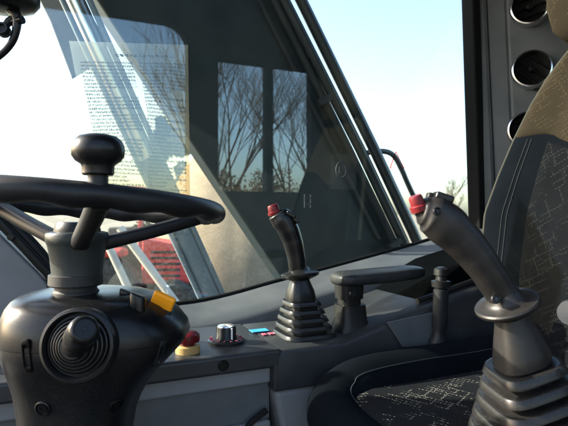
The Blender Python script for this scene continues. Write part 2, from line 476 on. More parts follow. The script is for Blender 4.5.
# rear wall, roof, floor
w = MB(); w.mbox(1.22, 1.27, -.1, 1.0, -.8, .96)
build('rear_wall', w, MT['pillar'], cab)
w = MB(); w.mbox(-.50, 1.27, -.12, 1.07, .955, 1.02)
build('roof', w, MT['liner'], cab)
w = MB(); w.mbox(-.50, 1.27, -.12, 1.0, -.86, -.80)
build('floor', w, MT['dark'], cab)
# left side wall: door opening with a rounded corner, quarter window with one bar
arc = [(.48-.10+.10*math.cos(t), .83-.10+.10*math.sin(t)) for t in [math.pi/2*i/8 for i in range(9)]]
poly = [(-.50, .95), (1.22, .95), (1.22, .70), (.62, .70), (.62, -.80), (.48, -.80)]+arc+[(-.50, .83)]
w = MB(); w.prism([M(R, -.06, z) for R, z in poly], -E2*.05)
w.mbox(1.09, 1.22, -.11, -.06, -.80, .699)
w.mbox(.621, 1.089, -.11, -.06, -.80, .10)
w.mbox(.855, .89, -.11, -.06, .101, .699)
build('door_side_wall', w, MT['liner'], cab)
# front post far right and front lower panel
w = MB(); w.tube([M(-.50, 1.05, -.8), M(-.50, 1.05, .96)], .05, 16); build('front_pillar', w, MT['dark'], cab)
w = MB(); w.tube([M(-.50, -.08, -.8), M(-.50, -.08, .96)], .05, 16); build('front_pillar', w, MT['dark'], cab)
w = MB(); w.mbox(-.53, -.48, -.03, 1.0, -.8, -.45); build('front_lower_panel', w, MT['grey'], cab)
# grey side panel low on the left with black trim
fp = [pl(-22, 212, .93), pl(0, 234, .93), pl(38, 272, .93), pl(52, 288, .93), pl(40, 312, .93), pl(20, 335, .93), pl(7, 352, .93), pl(5, 440, .93), pl(4, 560, .93), pl(-22, 560, .93)]
w = MB(); w.prism(fp, E2*.05); build('front_side_panel', w, MT['lightgrey'], cab, bevel=.006)
w = MB(); w.tube(spline([pl(-22, 201, .93), pl(0, 222, .93), pl(36, 260, .93), pl(52, 282, .93), pl(44, 314, .93), pl(22, 337, .93), pl(10, 352, .93), pl(8.5, 440, .93), pl(7, 560, .93)], 6), .0085, 10)
w.tube(spline([pl(-22, 191, .945), pl(0, 212, .945), pl(40, 254, .945), pl(56, 280, .945)], 6), .011, 10)
build('panel_trim', w, MT['black'], cab)
w = MB(); w.lathe([(.006, -.004), (.006, .002), (.0045, .004), (0, .004)], pl(11, 237, .918), -E2, 16)
build('trim_screw', w, MT['gloss'], cab)

# ------------------------------------------------------------------ right console
con = thing('side_console', M(.35, .8, -.8), 'black side console under the window with grey lower face', 'console')
c = MB()   # switch panel, front section
c.mbox(-.25, .312, .722, .926, -.247, -.2175)
build('switch_panel', c, MT['console'], con, bevel=.006)
c = MB(); c.mbox(-.25, .300, .738, .926, -.275, -.2475); c.mbox(-.25, .300, .738, .926, -.80, -.335)
build('lower_panel', c, MT['lightgrey'], con, bevel=.005)
c = MB(); c.mbox(-.25, .300, .748, .926, -.335, -.275)
build('lower_panel_groove', c, MT['grey'], con)
c = MB(); c.tube(spline([M(.26, .733, -.50), M(.245, .731, -.40), M(.255, .731, -.34), M(.29, .733, -.315)], 6), .005, 8)
build('cable', c, MT['black'], con)
# joystick block
def blk(R, top, bot, L0, L1, cham=.012):
    return [M(R, L0, bot), M(R, L0, top-cham), M(R, L0+.003, top-.004), M(R, L0+cham, top), M(R, L1-cham, top), M(R, L1, top-cham), M(R, L1, bot)]
c = MB()
secs = [(.298, -.235), (.302, -.222), (.312, -.2165), (.43, -.2155), (.47, -.205), (.56, -.182), (.70, -.15), (.95, -.10)]
c.loft([blk(R, t, -.285, .722, .924) for R, t in secs])
build('joystick_housing', c, MT['console'], con, angle=32, bevel=.003)
c = MB()
c.loft([[M(R, L, z) for R, L in ((.302+k, .728), (.302+k, .90), (.62, .90), (.62, .728))] for z, k in ((-.286, -.001), (-.33, .008), (-.40, .024), (-.50, .045), (-.80, .08))])
build('housing_base', c, MT['lightgrey'], con, bevel=.01)
c = MB(); c.lathe([(.0085, -.004), (.0085, .001), (.0065, .003), (.004, .003), (.004, .0015), (0, .0015)], M(.215, .722, -.232), -E2, 18)
build('panel_screw', c, MT['gloss'], con)
c = MB(); c.prism([pl(386, 322, .7205), pl(432, 312, .7205), pl(434, 345, .7205), pl(402, 347, .7205)], -E2*.004)
build('side_pocket', c, MT['grey'], con, bevel=.0015)
# printed marks beside the boot
c = MB(); c.box(M(.318, .842, -.2145), .016, .010, .0006)
build('blue_icon', c, MT['blue'], con)
c = MB()
c.box(M(.316, .812, -.2145), .0035, .006, .0006)
c.box(M(.3285, .812, -.2145), .0035, .006, .0006)
pts = [M(.3405+.006*math.cos(t), .812+.006*math.sin(t), -.2142) for t in [2*math.pi*i/16 for i in range(16)]]
c.tube(pts, .0012, 6, closed=True)
build('red_icon', c, MT['pink'], con)
# rotary knob
kb = thing('rotary_knob', M(.243, .80, -.2175), 'black rotary dial with silver cap on the switch panel', 'dial')
c = MB(); c.lathe([(.031, 0), (.031, .004), (.028, .006), (.020, .006)], M(.243, .80, -.2175), EZ, 36)
build('base_ring', c, MT['black'], kb, angle=30)
c = MB()
for i in range(11):
    t = math.radians(150+240*i/10); 
    p = M(.243+.0255*math.cos(t), .80+.0255*math.sin(t), -.2108)
    c.box(p, .0028, .0007, .0005, E1*math.cos(t)+E2*math.sin(t), -E1*math.sin(t)+E2*math.cos(t))
build('dial_marks', c, MT['pink'], kb)
c = MB()
rings = []
for r, h in ((.0185, .004), (.0185, .008), (.0165, .010), (.0160, .024), (.0150, .0265)):
    rings.append([M(.243, .80, -.2175+h)+(r+(.0007 if i % 2 else 0)*(h > .009))*(math.cos(2*math.pi*i/56)*E1+math.sin(2*math.pi*i/56)*E2) for i in range(56)])
c.loft(rings); build('dial', c, MT['gloss'], kb, angle=60)
c = MB(); c.lathe([(.0150, .0255), (.0142, .0278), (.005, .0284), (0, .0284)], M(.243, .80, -.2175), EZ, 36)
o = build('silver_cap', c, MT['chrome'], kb)
c = MB(); c.box(M(.243, .80, -.2175+.0285)-E2*.008+E1*.003, .0012, .008, .0006, (E1*.94+E2*.3).normalized(), (E2*.94-E1*.3).normalized())
c.box(M(.2475, .7828, -.2175+.0165), .0013, .0009, .0095); build('pointer', c, MT['white'], kb)
# emergency stop
es = thing('emergency_stop', M(.165, .765, -.2175), 'red mushroom push button behind the steering column', 'button')
b0 = M(.170, .765, -.2175)
c = MB(); c.lathe([(.0190, 0), (.0190, .010), (.017, .012), (.013, .012)], b0, EZ, 32); build('collar', c, MT['cream'], es)
c = MB(); c.lathe([(.011, .010), (.011, .016), (.0180, .017), (.0190, .022), (.0180, .028), (.013, .032), (0, .033)], b0, EZ, 32); build('push_cap', c, MT['red'], es)

# ------------------------------------------------------------------ bellows + joysticks
def bellows(base, top, e1, e2, s0, s1, pleats, ratio=1.0, n=4.0, lip=.10):
    """rings of rounded squares from base centre (half size s0) to top centre (s1)"""
    m = MB(); rings = []
    def ring(t, k):
        c_ = base.lerp(top, t); s = s0+(s1-s0)*(t**.9)
        return se(c_, e1, e2, s*k, s*k*ratio, n, 48)
    h = 1/pleats
    for i in range(pleats):
        t = i*h
        rings += [ring(t+.01*h, 1-lip*1.5), ring(t+.06*h, 1.0-lip*.15), ring(t+.09*h, 1.0), ring(t+.56*h, 1.0-lip*.02), ring(t+.60*h, 1-lip*.12), ring(t+.60*h, 1-lip*.45), ring(t+.52*h, 1-lip*1.3), ring(t+.60*h, 1-lip*1.6), ring(t+.98*h, 1-lip*1.6)]
    m.loft(rings); return m

def grip(center, us, widths, depths, nexp=2.4, samples=40, ends=True, vdir=None):
    """loft along a centreline; us = widths axis reference"""
    pts = spline(center, 8); m_ = len(pts)
    ws = lerp_list(widths, m_); ds = lerp_list(depths, m_)
    rings = []
    for i, p in enumerate(pts):
        t = (pts[min(i+1, m_-1)]-pts[max(i-1, 0)]).normalized()
        v = Vector(us); v = (v-t*v.dot(t)).normalized(); u = t.cross(v)
        rings.append(se(p, u, v, ws[i], ds[i], nexp, samples))
    m = MB(); m.loft(rings); return m

# far joystick -------------------------------------------------------------
fj = thing('joystick', M(.374, .80, -.2155), 'small far joystick with red thumb button on ribbed boot, by the window', 'joystick', 'joysticks either side of the seat')
D = .86
bs = M(.384, .79, -.2165); tp = px(301, 297, D)
o = build('boot', bellows(bs, tp, E1, E2, .050, .027, 5, 1.0, 4.5, .15), MT['rubber'], fj, angle=50)
c = MB(); rr = []
for (x, y, w) in ((300.5, 300, 14.5), (300.5, 297, 14.5), (300.5, 290, 13), (300, 283, 10.5), (300, 279, 9)):
    rr.append(se(px(x, y, D), E1, E2, w/F*D, w/F*D*.9, 3, 32))
c.loft(rr); build('collar', c, MT['rubber'], fj)
c = MB(); ax = Vector((-.10, .05, 1)).normalized()
c.lathe([(.012, -.012), (.020, -.009), (.0325, -.004), (.0338, -.0015), (.0338, .0015), (.032, .003), (.021, .005), (.015, .012)], px(300, 274, D), ax, 40)
build('flange', c, MT['rubber'], fj, angle=40)
cl = [px(298, 273, D), px(296.5, 258, D), px(293, 242, D), px(288.5, 230, D), px(283.5, 221, D), px(279, 214.5, D), px(277, 211, D)]
o = build('handle', grip(cl, Vector((.2, 1, .1)), [x/F*D for x in (8.6, 9.0, 9.8, 10.6, 11.6, 10.8, 5.5)], [x/F*D for x in (9.5, 10, 11, 12, 12, 10.5, 5)]), MT['gloss'], fj, angle=60)
def button(par, p, axis, r, h, mat, name='thumb_button', n_=20):
    c_ = MB(); c_.lathe([(r*1.25, -.004), (r*1.25, .001), (r*1.02, .002), (r, h*.8), (r*.85, h), (0, h*1.05)], p, axis, n_)
    return build(name, c_, mat, par)
button(fj, px(274.5, 212, D-.003), Vector((-.30, -.1, 1)), .0098, .013, MT['red'])
c = MB(); c.box(px(291, 214.5, D-.01), .009, .007, .004, Vector((.88, 0, -.45)).normalized(), Vector((0, 1, 0)), Vector((.45, 0, .88)).normalized())
build('rocker_switch', c, MT['gloss'], fj, bevel=.002)
c = MB(); c.box(px(296, 220, D-.008), .006, .006, .004, Vector((.7, 0, -.7)).normalized(), Vector((0, 1, 0)), Vector((.7, 0, .7)).normalized())
build('rocker_switch', c, MT['gloss'], fj, bevel=.002)

# near joystick -------------------------------------------------------------
nj = thing('joystick', M(.40, .33, -.25), 'large near joystick with red thumb button and ribbed boot, beside the seat', 'joystick', 'joysticks either side of the seat')
D = .455
axis = (px(497, 290, D)-px(527, 365, D+.01)).normalized()
# boot axes: rear / lateral, tipped with the stick
b2 = Vector((-.18, .96, .10)); b1 = b2.cross(axis*-1).normalized(); 
b1 = Vector((.93, .10, .20)); b1 = (b1-axis*b1.dot(axis)*.4).normalized(); b2 = axis.cross(b1).normalized()
bs = px(541, 455, D+.02); tp = px(521, 357, D)
build('boot', bellows(bs, tp, b1, b2, .067, .0270, 7, .95, 4.2, .22), MT['rubber'], nj, angle=50)
c = MB(); rr = []
for (x, y, w) in ((521.5, 362, 26), (521.5, 356, 26), (520.5, 350, 25), (516, 333, 20), (512.5, 320, 16), (511, 312, 15)):
    rr.append(se(px(x, y, D), b1, b2, w/F*D, w/F*D*.9, 2.8, 36))
c.loft(rr); build('collar', c, MT['grip'], nj)
c = MB(); fax = Vector((-.37, -.15, .92)).normalized()
c.lathe([(.012, -.013), (.0165, -.010), (.0200, -.0050), (.0278, -.0032), (.0292, -.0015), (.0292, .0008), (.0280, .0022), (.0200, .0030), (.0165, .0065), (.0130, .014)], px(507, 304, D), fax, 48)
build('flange', c, MT['grip'], nj, angle=40)
cl = [px(507, 303, D), px(499, 290, D), px(488, 273, D), px(475, 255, D), px(461, 239, D), px(446, 225, D), px(433, 215, D), px(424, 211, D), px(416, 209, D)]
ws = [x/F*D for x in (15.5, 15.5, 16, 17.5, 19.5, 21.5, 20, 14.5, 6)]
ds = [x/F*D for x in (16, 16, 17, 18, 19, 20, 19, 15, 6)]
o = build('handle', grip(cl, Vector((.1, 1, .05)), ws, ds, 2.5, 44), MT['grip'], nj, angle=60)
button(nj, px(418.5, 206.5, D-.004), Vector((-.38, -.1, 1)), .0064, .0105, MT['red'], n_=28)
def hole(par, x, y, d, r, axis_, nm='grip_screw'):
    c_ = MB(); c_.lathe([(r*1.3, -.004), (r*1.3, .0006), (r, .0012), (r*.9, -.0015), (r*.45, -.0015), (r*.4, .0005), (0, .0005)], px(x, y, d), axis_, 20)
    build(nm, c_, MT['gloss'], par)
hole(nj, 437, 211, D-.0185, .0028, Vector((-.1, -1, .25)))
hole(nj, 473, 236.5, D-.015, .0024, Vector((.3, -1, .55)))
hole(nj, 496, 299, D-.017, .0032, Vector((-.3, -1, .3)))
c = MB(); c.box(px(443, 197.5, D-.002), .0085, .007, .0035, Vector((.93, 0, -.32)).normalized(), Vector((0, 1, 0)), Vector((.32, 0, .93)).normalized())
build('rocker_switch', c, MT['gloss'], nj, bevel=.002)
c = MB(); c.box(px(433, 196.5, D+.004), .006, .005, .003, Vector((.97, 0, -.2)).normalized(), Vector((0, 1, 0)), Vector((.2, 0, .97)).normalized())
build('rocker_switch', c, MT['grip'], nj, bevel=.002)
# near console carrying it
nc = thing('armrest_console', M(.5, .33, -.8), 'black console box under the near joystick', 'console')
c = MB(); c.mbox(.36, .80, .25, .415, -.36, -.262); build('console_top', c, MT['black'], nc, bevel=.01)
c = MB(); c.mbox(.42, .74, .28, .39, -.80, -.361); build('console_base', c, MT['dark'], nc, bevel=.01)

# ------------------------------------------------------------------ far armrest + levers
ar = thing('wrist_rest', M(.50, .78, -.20), 'black padded wrist rest on a short post behind the far joystick', 'armrest')
c = MB(); rr = []
for R, hw, z, th in ((.440, .012, -.120, .004), (.443, .026, -.120, .010), (.46, .034, -.119, .0125), (.54, .036, -.117, .013), (.60, .035, -.114, .012), (.618, .028, -.113, .010), (.625, .012, -.113, .004)):
    rr.append(se(M(R, .775, z), E2, EZ, hw, th, 3.2, 32))
c.loft(rr); build('pad', c, MT['dark'], ar, angle=60)
c = MB(); c.loft([se(M(.468+k, .775, z), E1, E2, a, b, 3.5, 28) for z, a, b, k in ((-.130, .024, .022, 0), (-.155, .023, .021, 0), (-.156, .019, .018, 0), (-.165, .019, .018, 0), (-.166, .025, .024, .002), (-.195, .027, .026, .003), (-.215, .036, .034, .004))])
build('post', c, MT['grip'], ar, angle=40)
c = MB(); c.lathe([(.006, 0), (.006, .006), (0, .006)], M(.46, .753, -.143), -E2, 14); build('bolt', c, MT['steel'], ar)

lv = thing('adjuster_lever', px(440, 346, .93), 'slim black upright lever between wrist rest and seat back', 'lever')
Dl = .893
c = MB()
c.loft([se(px(x, y, Dl), E1, E2, w/F*Dl, w/F*Dl, 2.6, 24) for x, y, w in ((437, 352, 8), (437.5, 340, 8), (438, 336, 5.5), (439, 330, 5.5), (439.5, 326, 6.8), (440.5, 300, 6.8), (441, 290, 7.2), (441, 288, 5), (441, 284, 5))])
build('lever_body', c, MT['dark'], lv, angle=40)
c = MB(); c.loft([se(px(x, y, Dl), E1, E2, w/F*Dl, w/F*Dl, 3, 24) for x, y, w in ((441, 287, 8), (441, 281, 8.5), (441, 280, 5), (441, 276, 4.5), (441, 275, 6.5), (441, 269, 6), (441, 267, 3))])
build('lever_cap', c, MT['grip'], lv, angle=40)
# box between
sb = thing('storage_tray', M(.62, .84, -.20), 'low dark tray behind the wrist rest', 'tray')
c = MB()
c.loft([[M(R, L, z) for R, z in ((.60, -.20), (.61, -.175), (.70, -.117), (.73, -.104), (.86, -.075), (.86, -.22))] for L in (.765, .77, .918)])
build('tray_body', c, MT['matte'], sb, bevel=.006)
c = MB(); c.tube(spline([M(.60, .748, -.166), M(.70, .746, -.143), M(.80, .744, -.12)], 6), .006, 8)
build('tray_rail', c, MT['grip'], sb)

# ------------------------------------------------------------------ seat
seat = thing('driver_seat', M(.62, .55, -.80), 'black cloth driver seat with stitched patterned panels and winged backrest', 'seat')
def rrect(R0, R1, L0, L1, z, n=5, k=64):
    return se(M((R0+R1)/2, (L0+L1)/2, z), E1, E2, (R1-R0)/2, (L1-L0)/2, n, k)
def addUV(mb, fn):
    for i, v in enumerate(mb.v):
        q = v-Vector((0, 0, H)); mb.uv[i] = fn(q.dot(E1), q.dot(E2), q.z)
c = MB()
c.loft([rrect(.345, .86, .29, .70, -.46), rrect(.332, .87, .278, .708, -.41), rrect(.328, .87, .275, .712, -.35), rrect(.331, .87, .278, .710, -.312), rrect(.340, .86, .288, .702, -.290), rrect(.356, .85, .303, .688, -.276), rrect(.38, .83, .33, .665, -.270), rrect(.42, .80, .36, .62, -.284)])
addUV(c, lambda R, L, z: (R+z, L)); build('cushion', c, MT['seat_dark'], seat, angle=80)
c = MB()
c.loft([rrect(.362, .83, .32, .652, -.30), rrect(.362, .83, .32, .652, -.280), rrect(.366, .825, .325, .648, -.269), rrect(.380, .81, .34, .636, -.263), rrect(.46, .74, .41, .55, -.264)])
addUV(c, lambda R, L, z: (L, R)); build('cushion_panel', c, MT['seat_cush'], seat, angle=80)
# far bolster of the cushion
roll_p = spline([M(.352, .29, -.312), M(.350, .42, -.309), M(.348, .56, -.304), M(.356, .632, -.296), M(.388, .662, -.286), M(.43, .668, -.277), M(.52, .668, -.273), M(.64, .668, -.272), M(.74, .668, -.268), M(.84, .665, -.262)], 8)
roll_r = lerp_list([.034, .038, .039, .040, .043, .046, .047, .046, .045, .04], len(roll_p))
c = MB(); c.tube(roll_p, roll_r, 28)
addUV(c, lambda R, L, z: (R, L+z)); build('bolster', c, MT['seat_dark'], seat, angle=80)
for th_, rr_ in ((50, .0009),):
    q_ = []
    for i, p in enumerate(roll_p):
        t = (roll_p[min(i+1, len(roll_p)-1)]-roll_p[max(i-1, 0)]).normalized()
        inw = t.cross(EZ).normalized(); upv = inw.cross(t)
        q_.append(p+(inw*math.cos(math.radians(th_))+upv*math.sin(math.radians(th_)))*(roll_r[i]+.0002))
    c = MB(); c.tube(q_, rr_, 6); build('cushion_seam', c, MT['cushthread'], seat)
# backrest: stacked sections  (z, halfwidth, R of the front face, thickness)
bk = [(-.33, .235, .800, .10), (-.25, .25, .800, .12), (-.12, .258, .812, .13), (.0, .257, .832, .13), (.08, .237, .848, .125), (.15, .216, .864, .12), (.225, .186, .884, .105), (.27, .160, .896, .095), (.30, .135, .903, .085), (.325, .105, .908, .07), (.335, .06, .912, .05)]
def interp(tab, z, i):
    for a, b in zip(tab, tab[1:]):
        if z <= b[0]:
            t = max(0, (z-a[0])/(b[0]-a[0])); return a[i]+(b[i]-a[i])*t
    return tab[-1][i]
def back_ring(z):
    hw, Rf, th = (interp(bk, z, i) for i in (1, 2, 3))
    out = []
    K = 56
    for i in range(K):
        t = 2*math.pi*i/K; ct, st = math.cos(t), math.sin(t)
        x = math.copysign(abs(ct)**(2/3.2), ct); y = math.copysign(abs(st)**(2/3.2), st)
        L = .55+hw*x
        wing = .045*max(0, abs(x)-.55)/.45*(1 if y < 0 else .0)
        R = Rf+th/2+th/2*y-wing*(1-abs(z-.0)*1.2 if abs(z) < .3 else .64)
        out.append(M(R, L, z))
    return out
zs = [-.33+.665*i/36 for i in range(37)]
c = MB(); c.loft([back_ring(z) for z in zs]); addUV(c, lambda R, L, z: (L, z*1.02))
m_two = None
back = build('backrest', c, MT['seat_dark'], seat, angle=80)
# upper (shoulder) panel painted lighter for the sun on the upper back, proud of the shell by 2.5 mm
def face_pt(x, z, off=.0):     # x -1..1 across, front surface
    hw, Rf, th = (interp(bk, z, i) for i in (1, 2, 3))
    xx = max(-.999, min(.999, x))
    y = -(max(0, 1-abs(xx)**3.2))**(1/3.2)
    wing = .045*max(0, abs(xx)-.55)/.45
    R = Rf+th/2+th/2*y-wing*(1-abs(z)*1.2 if abs(z) < .3 else .64)
    return M(R-off, .55+hw*xx, z)
def patch(zlo, zhi, xlo, xhi, off, nx=28, nz=24, edge=.006):
    """a cloth panel following the front surface between curves"""
    m = MB(); vs = []; fs = []
    for j in range(nz+1):
        for i in range(nx+1):
            a, b_ = i/nx, j/nz
            xa = xlo(b_) if callable(xlo) else xlo; xb = xhi(b_) if callable(xhi) else xhi
            x = xa+(xb-xa)*a
            z0_ = zlo(x) if callable(zlo) else zlo; z1_ = zhi(x) if callable(zhi) else zhi
            z = z0_+(z1_-z0_)*b_
            e = min(a, 1-a, b_, 1-b_)*14
            k = min(1, e)
            vs.append(face_pt(x, z, off*math.sqrt(k)-edge*(1-k)*.5))
    for j in range(nz):
        for i in range(nx):
            p = j*(nx+1)+i; fs.append((p, p+1, p+nx+2, p+nx+1))
    m.add(vs, fs)
    return m
def solid(o, th):
    s_ = o.modifiers.new('Solid', 'SOLIDIFY'); s_.thickness = th; s_.offset = 0
c = patch(lambda x: .155-.10*max(0, .62-abs(x)), .322, -.985, .985, .004, 40, 30); addUV(c, lambda R, L, z: (L, z))
o = build('shoulder_panel', c, MT['seat_back_lit'], seat, angle=80); solid(o, .003)
c = patch(-.30, lambda x: .150-.10*max(0, .62-abs(x)), -.60, .60, .006, 36, 30); addUV(c, lambda R, L, z: (L, z))  # darker panel, shade of the lower back painted in
o = build('back_panel', c, MT['seat_pat_shaded'], seat, angle=80); solid(o, .003)
for sgn in (1, -1):
    c = MB()
    c.tube([face_pt(sgn*.992, z, .001) for z in [-.25+.575*i/40 for i in range(41)]], .0045, 8)
    build('piping', c, MT['piping'], seat)
for sgn in (1, -1):
    for xx in (.60+.14, .60+.18):
        c = MB()
        c.tube([face_pt(sgn*(xx), z, .0006) for z in [-.28+.43*i/30 for i in range(31)]], .0011, 6)
        build('seam', c, MT['thread'], seat)
# headrest
c = MB()
hr = [(.335, .10, .04), (.345, .135, .06), (.37, .160, .075), (.42, .172, .082), (.49, .170, .08), (.55, .155, .07), (.58, .12, .05), (.59, .06, .02)]
c.loft([se(M(.945, .55, z), E2, E1, hw, th, 3, 48) for z, hw, th in hr]); addUV(c, lambda R, L, z: (L, z))
build('headrest', c, MT['seat_back_lit'], seat, angle=80)
# side recline knob (light grey) at the near side, and the seat base
c = MB(); c.lathe([(.010, -.02), (.016, -.016), (.017, .0), (.015, .008), (0, .010)], px(572, 313, .62), Vector((-.7, -.6, .1)), 24)
build('recline_knob', c, MT['grey'], seat)
c = MB(); c.mbox(.42, .80, .36, .74, -.80, -.47); build('seat_base', c, MT['black'], seat, bevel=.02)

# ------------------------------------------------------------------ steering column
Dc = .58
colm = thing('steering_column', px(75, 800, Dc), 'glossy black steering column pod with stub lever and amber switch', 'steering column')
prof = [(290.5, 48, 108, .030), (291.5, 34, 122, .046), (294, 22, 139, .062), (298, 16, 152, .072), (304, 11.5, 164, .078), (313, 8, 175, .083), (324, 5.5, 184, .086), (333, 5, 186.5, .087), (335.2, 5.2, 186.3, .087)]
prof2 = [(335.8, 6.2, 185.2, .0862), (337, 6.4, 184.6, .0864), (345, 7.2, 180, .085), (357, 10.5, 169, .081), (370, 14.5, 157, .076), (385, 18, 145, .070), (400, 20, 136, .066), (415, 21.5, 130, .064), (435, 22.5, 126, .063), (480, 24, 122, .062), (560, 26, 120, .06)]
def pod_ring(y, xl, xr, b, k=72, n=2.7):
    xc = 76+(( xl+xr)/2-76)*.35
    out = []
    z = (213-y)/F*Dc
    for i in range(k):
        t = 2*math.pi*i/k; ct, st = math.cos(t), math.sin(t)
        x = math.copysign(abs(ct)**(2/n), ct); yy = math.copysign(abs(st)**(2/n), st)
        half = (xr-xc) if x > 0 else (xc-xl)*.95
        # taper towards the pointed right end
        kk = 1.0
        if x > 0: kk = 1-.38*max(0, (xr-xc)-(xc-xl))/(xr-xl)*x**1.5*2.0
        X = (xc-284)/F*Dc+half*x/F*Dc
        out.append(Vector((X, Dc+.01+b*yy*kk, H+z)))
    return out
c = MB(); c.loft([pod_ring(*p) for p in prof]); build('upper_shell', c, MT['gloss'], colm, angle=50)
c = MB(); c.loft([pod_ring(*p) for p in prof2]); build('lower_shell', c, MT['black'], colm, angle=50)
from mathutils.bvhtree import BVHTree
_pm = MB(); _pm.loft([pod_ring(*p) for p in prof2]); _bvh = BVHTree.FromPolygons(_pm.v, _pm.f)
_pu = MB(); _pu.loft([pod_ring(*p) for p in prof]); _bvu = BVHTree.FromPolygons(_pu.v, _pu.f)
def on_pod(x, y, upper=False):
    o_ = Vector((0, 0, H)); h_ = (_bvu if upper else _bvh).ray_cast(o_, (px(x, y, 1)-o_).normalized())
    n_ = h_[1]
    return h_[0], (n_ if n_.y < 0 else -n_)
# lever boot
bc = px(79, 345, Dc-.0905+.008); ba = Vector((.05, -1, .16)).normalized()
c = MB(); c.lathe([(.0375, -.010), (.0375, .004), (.0362, .0075), (.0335, .0085), (.0315, .006), (.031, .0)], bc, ba, 56)
lb = build('lever_socket', c, MT['black'], colm, angle=35)
pr = [(.0312, -.004)]
for i in range(5):
    r = .030-.0036*i; h = .0015+.0030*i
    pr += [(r, h), (r-.0006, h+.0022), (r-.0018, h+.0026), (r-.0026, h+.0006)]
pr += [(.0125, .015), (.0118, .019), (0, .020)]
c = MB(); c.lathe(pr, bc, ba, 56); build('lever_boot', c, MT['rubber'], lb, angle=35)
la = (px(92, 315, Dc-.165)-px(80, 347, Dc-.09)).normalized()
p0 = bc+ba*.010; la = (px(89.5, 320.5, Dc-.160)-p0).normalized()
c = MB(); c.lathe([(.0125, 0), (.0132, .012), (.0142, .024), (.0147, .029), (.0135, .031), (.0135, .033), (.0147, .0345), (.0143, .052), (.0132, .060), (.0115, .0625), (.0095, .0632), (.009, .0622), (0, .0622)], p0, la, 40)
lo_ = build('stub_lever', c, MT['gloss'], colm, angle=40)
c = MB(); c.lathe([(.0022, .0618), (.0022, .0632), (0, .0634)], p0, la, 12); build('lever_mark', c, MT['grip'], lo_)
def screw_on(x, y, d):
    p_, n_ = on_pod(x, y)
    c_ = MB(); c_.lathe([(.0085, -.006), (.0085, .0016), (.0072, .0024), (.0066, -.001), (.0048, -.001), (.0044, .0012), (.0022, .0012), (.0018, -.0005), (0, -.0005)], p_, n_, 24)
    build('pod_screw', c_, MT['gloss'], colm, angle=30)
screw_on(43, 408, Dc-.0500); screw_on(116, 405, Dc-.0470)
# slot on the right, recess on the left
for x, y, hw, hh, mm in ((160, 354, .0038, .0165, 'dark'), (27, 356, .0048, .0175, 'void')):
    p_, n_ = on_pod(x, y); up_ = (EZ-n_*n_.z).normalized(); sd0 = n_.cross(up_)
    c = MB(); c.loft([se(p_+n_*o_, sd0, up_, hw*k_, hh*k_, 5, 28) for o_, k_ in ((-.003, 1), (.0008, 1), (.0014, .93), (.0014, .72), (-.0006, .62))])
    build('side_slot', c, MT[mm], colm, angle=30)
for (x, y, d, w, h) in ((138, 299.5, .545, .0095, .0055), (125, 293, .575, .0065, .0035)):
    c = MB(); c.loft([se(px(x, y, d)+EZ*z_, Vector((.93, 0, -.36)).normalized(), Vector((0, 1, 0)), w*k_, w*.8*k_, 2.6, 24) for z_, k_ in ((-.012, 1), (h*.4, 1), (h*.9, .9), (h, .6))])
    build('top_button', c, MT['gloss'], colm)
c = MB()
yb = px(163, 301.5, Dc-.01); yx = Vector((.90, 0, -.42)).normalized(); yz = Vector((.42, -.25, .90)).normalized(); yy_ = yz.cross(yx).normalized()
c.box(yb, .0135, .004, .0095, yx, yy_, yz)
o = build('amber_switch', c, MT['yellow'], colm, bevel=.003)
c = MB(); c.box(yb-yz*.010, .0155, .006, .004, yx, yy_, yz); build('switch_bezel', c, MT['black'], colm, bevel=.002)

# ------------------------------------------------------------------ steering wheel
Dw = .57
WC = Vector(((80-284)/F*Dw, Dw, H+.0100))
wn = Vector((.062, .067, 1)).normalized()
wu = (Vector((1, 0, 0))-wn*wn.x).normalized(); wv = wn.cross(wu)
sw = thing('steering_wheel', px(76, 290, Dw), 'black three-spoke steering wheel with spinner knob on its near rim', 'steering wheel')
rad = .1545
rings = []
NR = 200
for i in range(NR):
    t = 2*math.pi*i/NR
    er = math.cos(t)*wu+math.sin(t)*wv
    p = WC+er*rad
    wave = .5+.5*math.cos(t*18)
    ring = []
    for k in range(20):
        a = 2*math.pi*k/20
        r = .0126
        if math.sin(a) < 0: r -= .0032*wave*(-math.sin(a))
        ring.append(p+er*math.cos(a)*r*1.08+wn*math.sin(a)*r*.98)
    rings.append(ring)
c = MB(); c.loft(rings, closed=True); build('rim', c, MT['rim'], sw, angle=80)
hubc = px(77, 243, Dw)
for ang in (math.radians(-61), math.radians(34), math.radians(154)):
    er = math.cos(ang)*wu+math.sin(ang)*wv
    pe = WC+er*(rad-.006)-wn*.004
    ps_ = Vector((hubc.x, hubc.y, hubc.z))+er*.026
    mid = ps_.lerp(pe, .55)-wn*.001
    pts = spline([ps_-er*.015-wn*.006, ps_, mid, pe], 6)
    c = MB(); side = er.cross(wn)
    rr = []
    for i, p in enumerate(pts):
        t = (pts[min(i+1, len(pts)-1)]-pts[max(i-1, 0)]).normalized()
        up_ = (wn-t*wn.dot(t)).normalized(); sd = t.cross(up_)
        rr.append(se(p, sd, up_,   .0100, .0085, 3, 20))
    c.loft(rr); build('spoke', c, MT['rim'], sw, angle=60)
def hubp(y): return px(77.5, y, Dw)
c = MB(); c.lathe([(.022, .0), (.024, -.004), (.0255, -.009), (.0255, -.013)], hubp(222), EZ, 40); build('hub_cap', c, MT['rim'], sw, angle=35)
c = MB(); rr = []
for y, w in ((231.5, 25), (232.5, 28.5), (234, 29.5), (241, 29.5), (243, 28.5), (246, 27.5), (258, 25.5), (272, 24), (274, 24)):
    r = w/F*Dw; rr.append(se(hubp(y), Vector((1, 0, 0)), Vector((0, 1, 0)), r, r, 2, 40))
c.loft(rr); build('hub', c, MT['hub'], sw, angle=35)
c = MB(); rr = []
